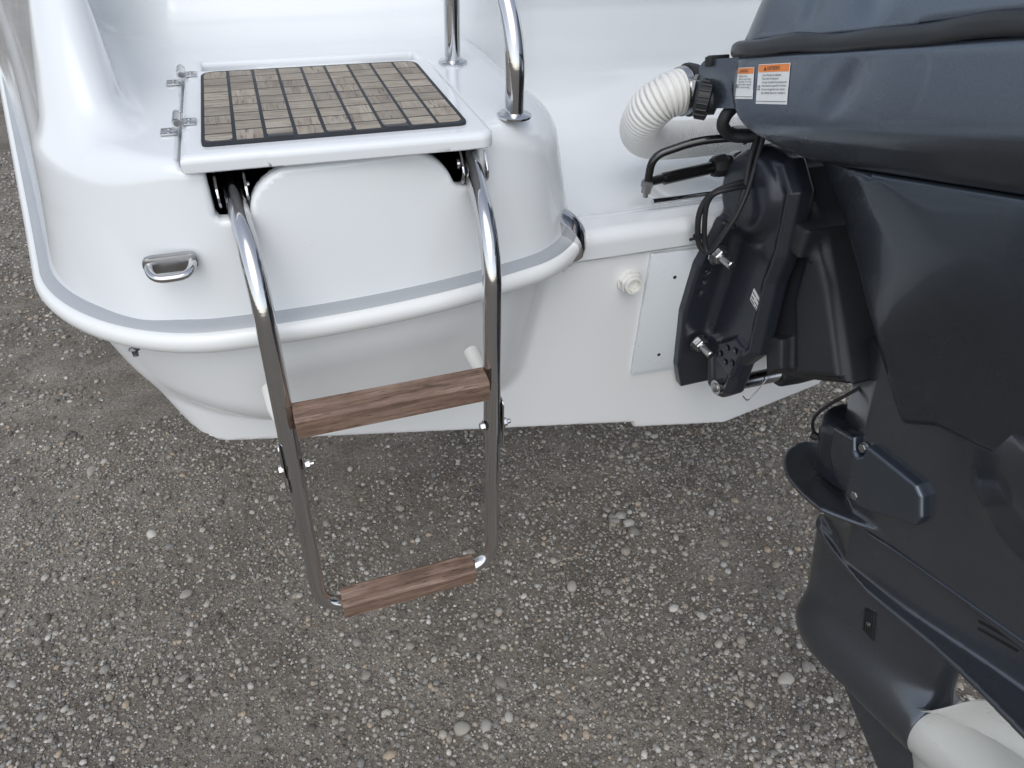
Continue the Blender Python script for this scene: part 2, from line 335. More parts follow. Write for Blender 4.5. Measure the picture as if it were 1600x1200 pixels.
# ------------------------------------------------------------------ ground
def build_ground():
    def relief(x, y):
        return (.006*np.sin(1.7*x+.6)*np.sin(1.3*y)+.004*np.sin(4.1*x+1.9*y)+.003*np.sin(6.3*y-3.7*x+1)+.002*np.sin(13*x+2)*np.sin(11*y))
    fx = np.concatenate([[-150, -40, -12, -6], np.linspace(-3, 3.4, 161), [7, 14, 40, 150]]); fy = np.concatenate([[-150, -40, -12, -4], np.linspace(-1.2, 5.6, 171), [9, 16, 45, 150]])
    X, Y = np.meshgrid(fx, fy, indexing='ij'); V = np.stack([X, Y, relief(X, Y)], -1).reshape(-1, 3); n, k = X.shape
    i = np.arange(n*k).reshape(n, k); Q = np.stack([i[:-1, :-1], i[1:, :-1], i[1:, 1:], i[:-1, 1:]], -1).reshape(-1, 4)
    me = bpy.data.meshes.new('ground'); me.from_pydata(V.tolist(), [], Q.tolist()); me.polygons.foreach_set('use_smooth', np.ones(len(Q), bool))
    gr = link('ground', me, GROUND); gr['kind'] = 'structure'; gr['label'] = 'grey packed gravel yard under the boat'; gr['category'] = 'ground'
    # loose pebbles
    t = (1+5**.5)/2
    I = np.array([(-1, t, 0), (1, t, 0), (-1, -t, 0), (1, -t, 0), (0, -1, t), (0, 1, t), (0, -1, -t), (0, 1, -t), (t, 0, -1), (t, 0, 1), (-t, 0, -1), (-t, 0, 1)])/math.hypot(1, t)
    Fc = np.array([(0, 11, 5), (0, 5, 1), (0, 1, 7), (0, 7, 10), (0, 10, 11), (1, 5, 9), (5, 11, 4), (11, 10, 2), (10, 7, 6), (7, 1, 8), (3, 9, 4), (3, 4, 2), (3, 2, 6), (3, 6, 8), (3, 8, 9), (4, 9, 5), (2, 4, 11), (6, 2, 10), (8, 6, 7), (9, 8, 1)])
    def place(num, x0, x1, y0, y1, med):
        x = rng.uniform(x0, x1, num*2); y = rng.uniform(y0, y1, num*2)
        clump = np.sin(2.9*x+.7*y)*np.sin(2.3*y-.9*x+1)+.7*np.sin(7.1*x-3*y)*np.sin(6.3*y+2*x)+.5*np.sin(15*x+4*y)*np.sin(14*y-6*x)+.5*sstep(x, .5, 1.5)
        keep = rng.uniform(-1.9, 1.1, num*2) < clump; keep &= ~((y > 2.1) & (x > -.75)); x, y = x[keep][:num], y[keep][:num]
        s = np.clip(med*np.exp(rng.normal(0, .42, len(x))), .0016, .017); return x, y, s
    A = [place(70000, -1.5, 2.3, .05, 2.1, .0031), place(15000, -2.4, -.5, 2.1, 5, .0042), place(3600, .8, 2.3, .05, 1.5, .0050)]
    x, y, s = [np.concatenate(q) for q in zip(*A)]; n = len(x)
    ang = rng.uniform(0, 2*math.pi, n); ca, sa = np.cos(ang), np.sin(ang); ex = rng.uniform(1.0, 1.55, n); ez = rng.uniform(.5, .85, n)
    L = I[None]*(1+rng.uniform(-.16, .16, (n, 12, 1))); L = L*np.stack([ex, np.ones(n), ez], -1)[:, None, :]*s[:, None, None]
    V = np.stack([L[..., 0]*ca[:, None]-L[..., 1]*sa[:, None]+x[:, None], L[..., 0]*sa[:, None]+L[..., 1]*ca[:, None]+y[:, None],
                  L[..., 2]+(relief(x, y)+s*ez*rng.uniform(.05, .7, n))[:, None]], -1).reshape(-1, 3)
    T = (Fc[None]+12*np.arange(n)[:, None, None]).reshape(-1, 3)
    me = bpy.data.meshes.new('gravel'); me.vertices.add(len(V)); me.vertices.foreach_set('co', V.astype(np.float32).ravel()); me.loops.add(T.size); me.loops.foreach_set('vertex_index', T.astype(np.int32).ravel())
    me.polygons.add(len(T)); me.polygons.foreach_set('loop_start', np.arange(0, T.size, 3, dtype=np.int32)); me.polygons.foreach_set('loop_total', np.full(len(T), 3, np.int32))
    me.update(calc_edges=True); me.polygons.foreach_set('use_smooth', np.ones(len(T), bool))
    gv = link('gravel', me, PEB); gv['kind'] = 'stuff'; gv['label'] = 'loose grey pebbles and grit strewn over the yard'; gv['category'] = 'gravel'
    # the larger stones one by one
    protos = []
    for k in range(7):
        bm = bmesh.new(); bmesh.ops.create_icosphere(bm, subdivisions=2, radius=1.)
        ph = [random.uniform(0, 6) for _ in range(3)]; e = random.uniform(1.05, 1.6); z = random.uniform(.5, .8)
        for v in bm.verts:
            c = v.co.copy(); v.co = c*(1+.13*math.sin(2.2*c.x+ph[0])*math.cos(2.5*c.y+ph[1])+.07*math.sin(4*c.z+3*c.x+ph[2])); v.co.x *= e; v.co.z *= z
        me = bpy.data.meshes.new('stone'); [setattr(f, 'smooth', True) for f in bm.faces]; bm.to_mesh(me); bm.free(); me.materials.append(STONE); protos.append(me)
    known = [(.31, .78, .014, 3), (-.02, 1.0, .013, 1), (1.02, .55, .017, 2), (.18, .70, .017, 4), (.24, .69, .015, 0), (.30, .69, .012, 5), (1.45, 1.22, .019, 1), (-.05, .64, .013, 6), (-.45, 1.3, .013, 3), (-.55, 1.55, .015, 1)]
    for k in range(290):
        if k < len(known): X0, Y0, r, p = known[k]
        else:
            for _ in range(50):
                X0, Y0 = random.uniform(-1.5, 2.2), random.uniform(.15, 3.0)
                if not (Y0 > 2 and X0 > -.8): break
            r = min(.019, .0072*math.exp(random.gauss(0, .30))); p = random.randrange(7)
        o = link('stone', protos[p], None, gr); o.location = (X0, Y0, float(relief(X0, Y0))+r*random.uniform(.05, .3)); o.rotation_euler = (random.uniform(-.25, .25), random.uniform(-.25, .25), random.uniform(0, 6.28)); o.scale = (r,)*3
build_ground()

# ------------------------------------------------------------------ boat
XC = .91                                  # centreline
boat = thing('motor_boat', 'white fibreglass motor boat stern with swim platform on the gravel yard', 'boat', (XC, 1.0, 0))
def xm_(x): return XC-np.abs(x-XC)
def plan(x, y, z, inset, da, dp, dr):
    A = .755+.4*np.clip(x, -.4, .5)**2+inset+da-y
    P = (-.345-.22*(y-1)-.02*(y-1)**2+inset+dp-x)*.975
    Rr = x-(.493-inset-dr)
    return rmax(rmax(A, P, .17), Rr, .125)
ZT = 1.398
def f_deck(x, y, z):
    q = xm_(x); k = z-1.2
    p = plan(q, y, z, .030, .10*k, .20*k, .22*k)
    rr = .020+.045*sstep(q, .25, .40)+.02*sstep(-q, .10, .2)
    body = rmax(p, z-ZT, rr)
    # port coaming
    ci = (q-(-.160-.17*(y-1)-.03*(z-ZT)))*.98; cx = p+.014+.10*(z-ZT)
    cs = ((.885-y)*.80+(z-ZT)*.60)
    cm = rmax(rmax(rmax(ci, cx, .075), cs, .09), z-1.64, .06)
    body = rmin(body, cm, .005+.025*sstep(q+.25+.2*(y-1), -.03, .03))
    # splash well floor and transom cap
    fl = rmax(.8935-y, z-1.19+.03*sstep(y, .945, 1.03), .022); fl = np.maximum(fl, .40-q)
    body = rmin(body, fl, .018)
    # bulkhead behind
    wl = 1.43+.06*sstep(q, .4, .6)-y-.22*np.maximum(z-1.4, 0)
    wl = np.maximum(wl, -.21-q-.17*(y-1)); wl = rmax(wl, z-1.66, .05)
    body = rmin(body, wl, .015+.115*sstep(q, -.22, -.10))
    body = np.maximum(body, np.where(q < .415, 1.168, 1.141)-z); body = np.maximum(body, y-2.3)
    # ladder slots under the hatch (port side only)
    sx = rmax(rmax(-.0715-x, x-.2605, .002), 1.329-z, .006)
    pan = rmax(rmax(rmax(-.036+.30*(z-1.326)-x, x-(.227-.40*(z-1.326)), .01)*.95, z-1.3845, .042), 1.2-z, .001)
    slot = rmax(sx, -pan, .008)
    slot = np.maximum(slot, np.maximum(y-1.22, z-1.40)); body = rmax(body, -slot, .0065)
    pk = rmax(np.maximum(bx(x, -.0975, .2745+.0*y)+.0, y-1.140), 1.3875-z, .003); body = rmax(body, -pk, .004)
    # locker under the hatch
    lk = np.maximum(np.maximum(bx(x, -.086, .282), np.maximum(.755+.4*x*x+.030+.1*k+.019-y, y-1.125)), bx(z, 1.22, 1.3875)); body = np.maximum(body, -lk)
    return body
deck = link('deck_moulding', sdf_mesh('deck_moulding', f_deck, (-.75, .72, 1.13), (1.36, 2.32, 1.7), .0058, lip=1.7), GEL, boat)
link('starboard_moulding', sdf_mesh('starboard_moulding', f_deck, (1.345, .72, 1.13), (2.57, 2.32, 1.7), .013, lip=1.7), GEL, boat)
def f_hull(x, y, z):
    q = xm_(x); k = 1.17-z
    p = plan(q, y, z, .034, .20*k, .25*k, .05*k+.03); p = rmax(rmax(p, (.945-.20*(q+.2)-z)*.98, .105), z-1.172, .003)*.95
    yt = .9015+.055*(1.14-z)
    tr = (yt-y)
    zb = .628+.235*(XC-q)-.016*sstep(q, .652, .655)
    sd_ = (-.228-.30*(z-.97)-.16*(y-.95)-q)*.94
    h = rmax(rmax(tr, (zb-z)*.95, .008), sd_, .045)
    h = np.maximum(h, np.where(q > .44, z-1.1405, z-1.172)); h = rmin(h, p, .016)
    h = np.maximum(h, z-np.where((q > .50), 1.1405, 1.172)); return np.maximum(h, y-2.6)
hull = link('hull', sdf_mesh('hull', f_hull, (-.85, .72, .55), (1.4, 2.64, 1.2), .0085, lip=1.7), HULL, boat)
link('starboard_hull', sdf_mesh('starboard_hull', f_hull, (1.39, .72, .55), (2.67, 2.64, 1.2), .016, lip=1.7), HULL, boat)
# black liner added to the locker, standing in for the shade inside
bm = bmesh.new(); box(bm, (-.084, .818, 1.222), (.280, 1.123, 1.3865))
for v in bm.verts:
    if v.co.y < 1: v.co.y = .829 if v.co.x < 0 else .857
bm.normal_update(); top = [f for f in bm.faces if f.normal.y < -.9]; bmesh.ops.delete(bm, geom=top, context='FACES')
obj('locker_shade_liner', bm, BLACK, boat, smooth=0)
# rub rail
def outline(z, n=150, a0=-205, a1=-10):
    out = []
    for i in range(n):
        a = R(a0+(a1-a0)*i/(n-1)); c, s = math.cos(a), math.sin(a); lo, hi = .02, 3.
        O = (.13, 1.0)
        for _ in range(40):
            t = (lo+hi)/2; v = float(plan(np.array([O[0]+c*t]), np.array([O[1]+s*t]), None, .028, 0, 0, 0)[0])
            if v < 0: lo = t
            else: hi = t
        out.append(Vector((O[0]+c*lo, O[1]+s*lo, z)))
    return out
path = outline(1.19)
i1 = max(i for i, p in enumerate(path) if p.x < .3 or p.y < .888)
path = path[:i1+1]
first = path[0]; d = (path[0]-path[1]).normalized(); path = [first+d*t for t in (1.4, .8, .4)]+path
white = [(-.004, -.026), (.010, -.026), (.019, -.0235), (.0258, -.017), (.0285, -.0085), (.0276, -.001), (.0238, .0045), (.0205, .0062), (.0185, .0066), (-.004, .0085)]
grey = [(-.003, .0072), (.0165, .0058), (.0170, .0070), (.0150, .0092), (.006, .0132), (.0, .0142), (-.003, .0142)]
def both(name, fnc, m, parent, label=None):
    for sgn in (1, -1):
        bm = bmesh.new(); fnc(bm)
        if sgn < 0:
            for v in bm.verts: v.co.x = 2*XC-v.co.x
        yield obj(name, bm, m, parent, smooth=35)
rr_ = list(both('rub_rail', lambda bm: sweep(bm, path, white), PVC, boat))
for o, _ in zip(rr_, both('insert_strip', lambda bm: sweep(bm, path, grey), GREYV, boat)): pass
strips = [o for o in bpy.data.objects if o.name.startswith('insert_strip')]
for s_, r_ in zip(strips, rr_): s_.parent = r_; s_.matrix_parent_inverse = Matrix.Identity(4)
# stainless end cap where the rail meets the transom cap
def endcap(bm):
    pe = path[-1]; t = (path[-1]-path[-2]).normalized(); nn = Vector((t.y, -t.x, 0)); rings = []
    prof = [(-.012, -.030), (.014, -.031), (.026, -.026), (.034, -.016), (.035, -.004), (.030, .010), (.020, .022), (.006, .032), (-.010, .040)]
    for s, sc, up in ((-.010, .98, 0), (-.008, 1.02, 0), (.004, 1.02, .004), (.013, .95, .010), (.020, .78, .015), (.026, .42, .018)):
        rings.append([bm.verts.new(pe+t*s+nn*(a*sc)+Vector((0, 0, b*sc+up*(1 if b > 0 else .2)))) for a, b in prof])
    for i in range(len(rings)-1):
        for j in range(len(prof)-1): bm.faces.new((rings[i][j], rings[i][j+1], rings[i+1][j+1], rings[i+1][j]))
    bm.faces.new(rings[0]); bm.faces.new(rings[-1][::-1])
for o in both('rail_end_cap', endcap, STEEL, boat): pass
# hatch with teak pad
def f_hatch(x, y, z):
    e = rmax(rmax(-.0935-x, x-.2705, .001), rmax(.790+.006*(.27-x)/.36-y, y-1.136, .001), .0195)
    e = np.where(x < 0, np.maximum(-.0935-x, rmax(.796-y, y-1.136, .001)), e)
    return rmax(rmax(e, z-1.4085, .0095), 1.3885-z, .0015)
hatch = link('locker_hatch', sdf_mesh('locker_hatch', f_hatch, (-.11, .77, 1.376), (.29, 1.155, 1.42), .0042), GEL, boat)
px0, px1, py0, py1 = -.067, .240, .824, 1.108
bm = bmesh.new(); prism(bm, rounded([(px0-.002, py0-.0035), (px1+.003, py0-.0035), (px1+.003, py1+.003), (px0-.002, py1+.003)], [.008, .012, .02, .02]), lambda a, b, t: Vector((a, b, t)), 1.4083, 1.4121, .0006)
obj('pad_backing', bm, GROUT, hatch)
nc, nr = 9, 9; cw = (px1-px0)/nc; rh = (py1-py0)/nr
for c in range(nc):
    off = random.uniform(-.004, .004); x0, x1 = px0+c*cw+.0018, px0+(c+1)*cw-.0018
    ys = [py0]+[py0+r*rh+off+random.uniform(-.0015, .0015) for r in range(1, nr)]+[py1]
    for r in range(nr):
        a, b = ys[r]+.0014, ys[r+1]-.0014; chip = 0
        if r == 0: chip = [.004, .001, .0125, .002, .006, .002, .012, .003, .003][c]; a += chip
        cx, cy = (x0+x1)/2, (a+b)/2; hw, hh = (x1-x0)/2, (b-a)/2
        pts = [(-hw, -hh), (hw, -hh), (hw, hh), (-hw, hh)]; rad = [.0006]*4
        if r == 0 and c in (0, 4, 6): pts = [(-hw, -hh+.004*(c == 0)), (-hw*.2, -hh-.003), (hw*.55, -hh-.002), (hw, -hh+.003), (hw, hh), (-hw, hh)]; rad = [.001]*6
        elif (r, c) == (nr-1, 0): rad[3] = .016
        elif (r, c) == (nr-1, nc-1): rad[2] = .016
        elif (r, c) == (0, nc-1): rad[1] = .010
        bm = bmesh.new(); prism(bm, rounded(pts, rad, 3 if max(rad) > .005 else 1), lambda u, v, t: Vector((u, v, t)), 0, .0038+random.uniform(0, .0003), .0006, 1)
        o = obj('teak_tile', bm, TEAK_Y if (random.random() < .42) else TEAK_X, hatch, smooth=0); o.location = (cx, cy, 1.4085)
    if c in (0, 2, 4, 6, 7): # worn front edge: glossy sealant where the tile is gone
        bm = bmesh.new(); ya = ys[0]+[.004, .001, .0125, .002, .006, .002, .012, .003, .003][c]; box(bm, (x0+.001, ys[0]-.003, 1.4085), (x1-.001, ya+.001, 1.4127), .0012); obj('sealant_patch', bm, SEAL, hatch)
# hinges
for hx, hy in ((-.0955, 1.112), (-.0955, .908)):
    zt = 1.4088
    bm = bmesh.new(); box(bm, (hx-.022, hy-.011, 1.3985), (hx-.003, hy+.011, 1.4010), .0007); hg = obj('hatch_hinge', bm, DULL, boat)
    bm = bmesh.new(); box(bm, (hx+.003, hy-.011, zt), (hx+.0205, hy+.011, zt+.0022), .0007); obj('leaf', bm, DULL, hg)
    bm = bmesh.new(); tube(bm, [(hx, hy-.016, zt+.005), (hx, hy+.004, zt+.005)], .0056, 16); tube(bm, [(hx, hy+.0045, zt+.005), (hx, hy+.011, zt+.005)], .0053, 16); tube(bm, [(hx, hy+.0115, zt+.005), (hx, hy+.018, zt+.005)], .0056, 16); obj('barrel', bm, STEEL, hg)
    bm = bmesh.new(); lathe(bm, [(0, .0034), (.001, .0034), (.0012, .001)], (hx, hy-.0161, zt+.005), (0, -1, 0), 12); obj('pin', bm, BRASS, hg)
    for sx_ in (-.0125, .0125):
        for sy_ in (-.006, .006):
            bm = bmesh.new(); lathe(bm, [(0, .0032), (.0007, .0028), (.001, .0012)], (hx+sx_, hy+sy_, (1.4010 if sx_ < 0 else zt+.0022)), (0, 0, 1), 12); obj('screw', bm, ZINC, hg)
# grab rail
bm = bmesh.new()
tube(bm, fillet([(.322, .870, 1.398), (.322, .872, 1.488), (.312, 1.00, 1.64), (.311, 1.137, 1.66), (.311, 1.137, 1.398)], [.085, .07, .05]), .0127, 24)
gr_ = obj('grab_rail', bm, STEEL, boat)
for c in ((.322, .870, 1.398), (.311, 1.137, 1.398)):
    bm = bmesh.new(); lathe(bm, [(0, .0235), (.0028, .0235), (.0042, .0215), (.0050, .0160), (.0062, .0135)], c, (0, 0, 1), 32); obj('base_flange', bm, STEEL, gr_)
# towing eye on the quarter
ex0, ey0, ez0 = -.1325, .7915, 1.288
ny = Vector((0, -1, .10)).normalized()
bm = bmesh.new()
prism(bm, rounded([(-.030, -.0105), (.030, -.0105), (.030, .0105), (-.030, .0105)], .0105, 6), lambda a, b, t: Vector((ex0+a, ey0, ez0))+Vector((0, .0, 1))*b+Vector((0, .18, 0))*0+Vector((0, -1, 0))*t, -.004, .0035, .001)
eye = obj('towing_eye', bm, ZINC, boat)
bm = bmesh.new(); tube(bm, [(ex0-.0240*math.copysign(abs(math.cos(t))**.62, math.cos(t)), ey0+.004-.030*math.sin(t)**.62, ez0-.006*math.sin(t)) for t in np.linspace(0, math.pi, 41)], .0050, 16); obj('ring', bm, STEEL, eye)
# transom fittings: panel, drain, screws
def trans(x, z, o=0): return Vector((x, .9015+.055*(1.14-z)-o, z))
bm = bmesh.new(); prism(bm, rounded([(.596, 1.134), (.612, .846), (.86, .832), (.87, 1.126)], [.004, .012, .01, .004]), lambda a, b, t: trans(a, b, t), .0005, .0065, .0012)
pn = obj('transom_panel', bm, PANEL, boat, smooth=30)
for x, z in ((.656, 1.077), (.666, .89)):
    bm = bmesh.new(); lathe(bm, [(0, .0036), (.0012, .0032), (.0014, .001)], trans(x, z, .0064), (0, -1, 0), 12); obj('panel_screw', bm, BLACK, pn)
o3 = trans(.563, 1.083)
bm = bmesh.new(); lathe(bm, [(0, .022), (.003, .022), (.004, .020)], o3, (0, -1, .05), 28)
dr = obj('drain_fitting', bm, NYLON, boat)
bm = bmesh.new(); lathe(bm, [(.003, .0205), (.0135, .0205), (.0145, .0190)], o3, (0, -1, .05), 6); obj('hex_nut', bm, NYLON, dr, smooth=25)
bm = bmesh.new(); lathe(bm, [(.012, .0165), (.024, .0165), (.025, .0155), (.025, .0122), (.004, .0115)], o3, (0, -1, .05), 28, closed=True); obj('spout', bm, NYLON, dr)
for p in ((.021, .806, 1.150), (-.212, .820, 1.160)):
    bm = bmesh.new(); lathe(bm, [(0, .006), (.003, .0065), (.006, .004), (.012, .0035), (.0125, .001)], p, (0, -.45, -1), 8); lathe(bm, [(.002, .0075), (.004, .0075)], p, (0, -.45, -1), 6); obj('rail_screw', bm, BRASS, boat)
# round inspection plate in the splash well
bm = bmesh.new(); lathe(bm, [(0, .098), (.004, .098), (.006, .095), (.0065, .082), (.0045, .078), (.0045, .070), (.010, .066), (.013, .055), (.0135, .001)], (.770, 1.066, 1.1585), (0, 0, 1), 56)
obj('inspection_plate', bm, PVC, boat, smooth=25)

# ------------------------------------------------------------------ boarding ladder
LAX, RAX = -.0385, .2435; LEAN = math.tan(R(8))
def lad(x, z, out=0): return Vector((x-.030*(1.295-z), .72+(z-1.295)*LEAN-out, z))
lad_o = thing('boarding_ladder', 'folding stainless ladder with two brown wooden treads hanging off the swim platform', 'ladder', tuple(lad((LAX+RAX)/2, .74)))
ZH = 1.043
for sx, x in ((-1, LAX), (1, RAX)):
    bm = bmesh.new(); px = x-.010 if sx < 0 else x+.008
    pth = fillet([Vector((px, .862, 1.362)), Vector((px, .838, 1.354)), lad(x, 1.295), lad(x, ZH-.035)], [.01, .07], 12)
    tube(bm, pth, .0127, 24); up = obj('upper_rail', bm, STEEL, lad_o)
    for s in (-1, 1):
        bm = bmesh.new(); prism(bm, rounded([(.842-.022, 1.330), (.842+.014, 1.340), (.842+.014, 1.374), (.842-.010, 1.374), (.842-.030, 1.350)], .009), lambda a, b, t: Vector((px+t, a, b)), s*.0150, s*.0178, .0006); br = obj('pivot_plate', bm, STEEL, up)
        bm = bmesh.new(); lathe(bm, [(0, .0075), (.0025, .007), (.004, .004)], (px+s*.0178, .838, 1.354), (s, 0, 0), 16); obj('pivot_bolt', bm, STEEL, up)
    # hinge joining the two sections
    bm = bmesh.new(); c = lad(x, ZH-.012)
    prism(bm, rounded([(-.0085, -.050), (.0085, -.050), (.0085, .034), (-.0085, .034)], .008), lambda a, b, t: lad(x+t, ZH-.012+b, .002+a), sx*.0132, sx*.0152, .0005); hgp = obj('hinge_strap', bm, STEEL, lad_o)
    bolt('hinge_bolt', hgp, lad(x+.0152, ZH-.018, .004), (1, 0, 0), .0060, STEEL, stud=.012); bolt('hinge_nut', hgp, lad(x-.0132, ZH-.018, .004), (-1, 0, 0), .0060, STEEL, stud=.007)
    # buffers that keep the ladder off the hull
    zz = 1.085; bm = bmesh.new(); p0 = lad(x+.000, zz); tube(bm, [p0+Vector((0, .006, 0)), p0+Vector((-.004 if sx > 0 else -.008, .040, .003)), p0+Vector((-.006 if sx > 0 else -.012, .080, .006))], lambda i: (.0115, .0125, .0125)[i], 18); obj('buffer', bm, NYLON, lad_o)
zb_ = .742
bm = bmesh.new(); tube(bm, fillet([lad(LAX, ZH-.005, .001), lad(LAX, zb_, .001), lad(RAX, zb_, .001), lad(RAX, ZH-.005, .001)], .050, 12), .0112, 24); obj('lower_frame', bm, STEEL, lad_o)
def tread(x0, x1, z, out):
    bm = bmesh.new(); c = lad(0, z); pts = [(-.0185, -.016), (-.015, -.0185), (.015, -.0185), (.0185, -.015), (.0185, .0135), (.0150, .0165), (-.0140, .0165), (-.0185, .0125)]
    prism(bm, pts, lambda a, b, t: Vector((t, c.y-out+a*math.cos(.05)-b*math.sin(.05), z+a*math.sin(.05)+b*math.cos(.05))), x0, x1, .0012, 2)
    o = obj('tread', bm, RUNG, lad_o, smooth=30); return o
tread(LAX+.0125-.006, RAX-.0125-.006, 1.104, .012); tread(LAX+.016, RAX-.050, zb_+.004, .004)

# ------------------------------------------------------------------ outboard motor
TAU = R(16); motor = thing('outboard_motor', 'dark charcoal outboard motor bolted to the boat transom, tilted up', 'outboard motor', (.91, .184, .531), (-TAU, 0, 0))
def eng(name, me_or_bm, m, parent=None, smooth=40, label=None):
    p = parent or motor
    if isinstance(me_or_bm, bpy.types.Mesh): return link(name, me_or_bm, m, p, True, label)
    return obj(name, me_or_bm, m, p, True, smooth, label)
def cowlplan(u, v, grow=0.):
    a = np.abs(u)-(.243+grow-.05*sstep(-v, .05, .35)); b = v-(.50+grow); c = -.33-grow-v
    return rmax(rmax(a, b, .115), c, .10)
def f_top(u, v, w):
    side = cowlplan(u, v, -.26*np.maximum(w-1.09, 0)-.008)*.97
    dent = .0035*np.exp(-((v-.29+.1*(w-1.1))/.012)**2)*sstep(w, 1.10, 1.13)+.004*np.exp(-((v-.19)/.022)**2)*sstep(w, 1.095, 1.13)+.003*np.sin(9*v+14*w)
    return rmax(rmax(side+dent-.003, w-1.46+.25*np.maximum(-v, 0), .09), 1.0945-w, .003)
eng('top_cowl', sdf_mesh('top_cowl', f_top, (-.27, -.36, 1.08), (.27, .53, 1.48), .008, soft=1), ENG)
def f_band(u, v, w):
    wob = .0022*np.sin(21*v+1)+.0015*np.sin(47*v)
    return rmax(rmax(cowlplan(u, v, .004), w-(1.0990+wob), .0095), 1.0765-w+.5*wob, .009)
eng('cowl_seal_band', sdf_mesh('cowl_seal_band', f_band, (-.27, -.36, 1.06), (.27, .53, 1.12), .006), BAND)
def f_apron(u, v, w):
    s1 = cowlplan(u, v, .010-.13*(w-.985))*.98
    s2 = cowlplan(u, v, .010-1.05*(.985-w))*.70
    d = rmax(rmax(s1, s2, .014), w-1.0785, .003)
    d = rmax(d, .937+3.1*np.maximum(v-.26, 0)**2-w+.03*np.minimum(v-.26, 0), .013)
    dent = .004*np.exp(-((v-.20+.4*(w-1.03))/.016)**2-((w-1.035)/.03)**2)
    return d*.85+dent
apron = eng('upper_apron', sdf_mesh('upper_apron', f_apron, (-.27, -.36, .92), (.27, .53, 1.09), .0052, soft=2), ENG)
def f_low(u, v, w):
    wd = .842+.475*v
    a = np.abs(u)-(.198-.33*np.maximum(wd-w, 0))
    vl = np.interp(w, [.50, .545, .59, .739, .791, .851, .921, .96], [.170, .178, .192, .236, .256, .287, .339, .37])+.004
    tp = np.abs(u)-(.190-.42*np.maximum(v-vl+.13, 0)-.05*np.maximum(.9-w, 0))
    d = rmax(rmax(rmax(a*.95, tp*.88, .016), (v-vl)*.85, .022), w-.9345-.02*np.minimum(v-.26, 0), .002)
    return rmax(rmax(d, (.545+.5*np.clip(.19-v, 0, .09)+.14*np.clip(.1-v, 0, .4)-w)*.9, .006), -.36-v, .05)
eng('lower_apron', sdf_mesh('lower_apron', f_low, (-.21, -.38, .53), (.21, .39, .96), .0056, soft=2), ENGLOW)
# lower unit: housing, strut, plates and gear case in one casting
def f_unit(u, v, w):
    a = np.abs(u)
    # housing above the seam
    fl = .066+.012*sstep(w, .33, .42)+.10*sstep(.10-v, 0, .22)*sstep(w, .42, .60)
    hs_ = rmax(rmax(a-fl+.55*np.maximum(v-.23, 0), v-(.345-.10*np.maximum(w-.40, 0)), .02), -.34-v, .03)
    hs_ = rmax(rmax(hs_, .330-w-.08*np.minimum(v-.1, 0)*(-1), .006), w-.66, .01)*.85
    # wall below the seam, a little narrower
    wl = a-(.055-.45*np.maximum(v-.24, 0)-.022*sstep(-v, -.15, .10)); wl = rmax(rmax(wl, v-.358, .012), -.32-v, .02); wl = np.maximum(np.maximum(wl, .215-w), w-.345)*.9
    # strut
    th = .040*np.sqrt(np.clip(1-((v-.20)/.165)**2, .0, 1))+.001
    st = rmax(a-th, np.abs(v-.20)-.1645, .004); st = np.maximum(st, np.maximum(w-.24, .0-w))*.8
    # bullet
    rb = .064*np.sqrt(np.clip(1-np.maximum(v-.245, 0)**2/.0156, .0, 1))
    bu = np.hypot(u, w)-rb; bu = rmax(bu*.8, np.maximum(v-.3695, .045-v), .006)
    # anti-ventilation plate (pointed nose, wide towards the stern)
    half = np.minimum(.078*np.sqrt(np.clip((.367-v)/.20, .0, 1)), .078)+.035*sstep(-v, -.06, .25)
    pl = rmax(rmax((a-half)*.9, np.abs(w-.226)-.0052, .0034), -.40-v, .02)
    # small splash plate
    half2 = np.minimum(.115*np.sqrt(np.clip(1-np.maximum(v-.28, 0)**2/.0275, 0, 1)), .115-.55*np.maximum(.26-v, 0)); half2 = np.maximum(half2, .0)
    p2 = rmax((a-half2)*.75, np.abs(w-.348-.05*(v-.25))-.0045, .003)
    # skeg
    sk = np.maximum(np.maximum(a-(.0065+.03*np.maximum(w+.05, 0)), w), -.24-w); sk = np.maximum(sk, np.maximum((v-.275-1.0*(w+.06))*.7, (.02+.35*(w+.2)-v)*.9))
    d = rmin(rmin(st, bu, .035), sk, .02); d = rmin(d, pl, .008); d = rmin(d, wl, .006); d = np.minimum(d, hs_); d = rmin(d, p2, .012)
    return d
unit = eng('lower_unit', sdf_mesh('lower_unit', f_unit, (-.20, -.42, -.25), (.20, .46, .68), .0045, lip=1.9, soft=1), UNIT)
# side panel with two bolts
pts = [(.303, .482), (.240, .4975), (.234, .478), (.222, .470), (.211, .478), (.206, .498), (.113, .4815), (.102, .470), (.095, .437), (.102, .420), (.130, .412), (.204, .388), (.279, .399), (.302, .428)]
pts_c = pts
def f_cover(u, v, w):
    uu = -u-.35*np.maximum(v-.23, 0)*(-1)*(-1)
    return rmax(rmax(poly2(v, w, pts_c)-.003, (-u+.35*np.maximum(v-.23, 0))*.94-.0885, .0065), .062+u, .001)
pnl = eng('side_cover', sdf_mesh('side_cover', f_cover, (-.11, .08, .375), (-.05, .32, .515), .0032), ENG, unit)
bolt('cover_bolt', unit, (-.080, .222, .487), (-1, 0, 0), .0075, ZINC, True, 1.25); bolt('cover_bolt', unit, (-.0885, .214, .402), (-1, 0, 0), .0070, ZINC, True, 1.25)
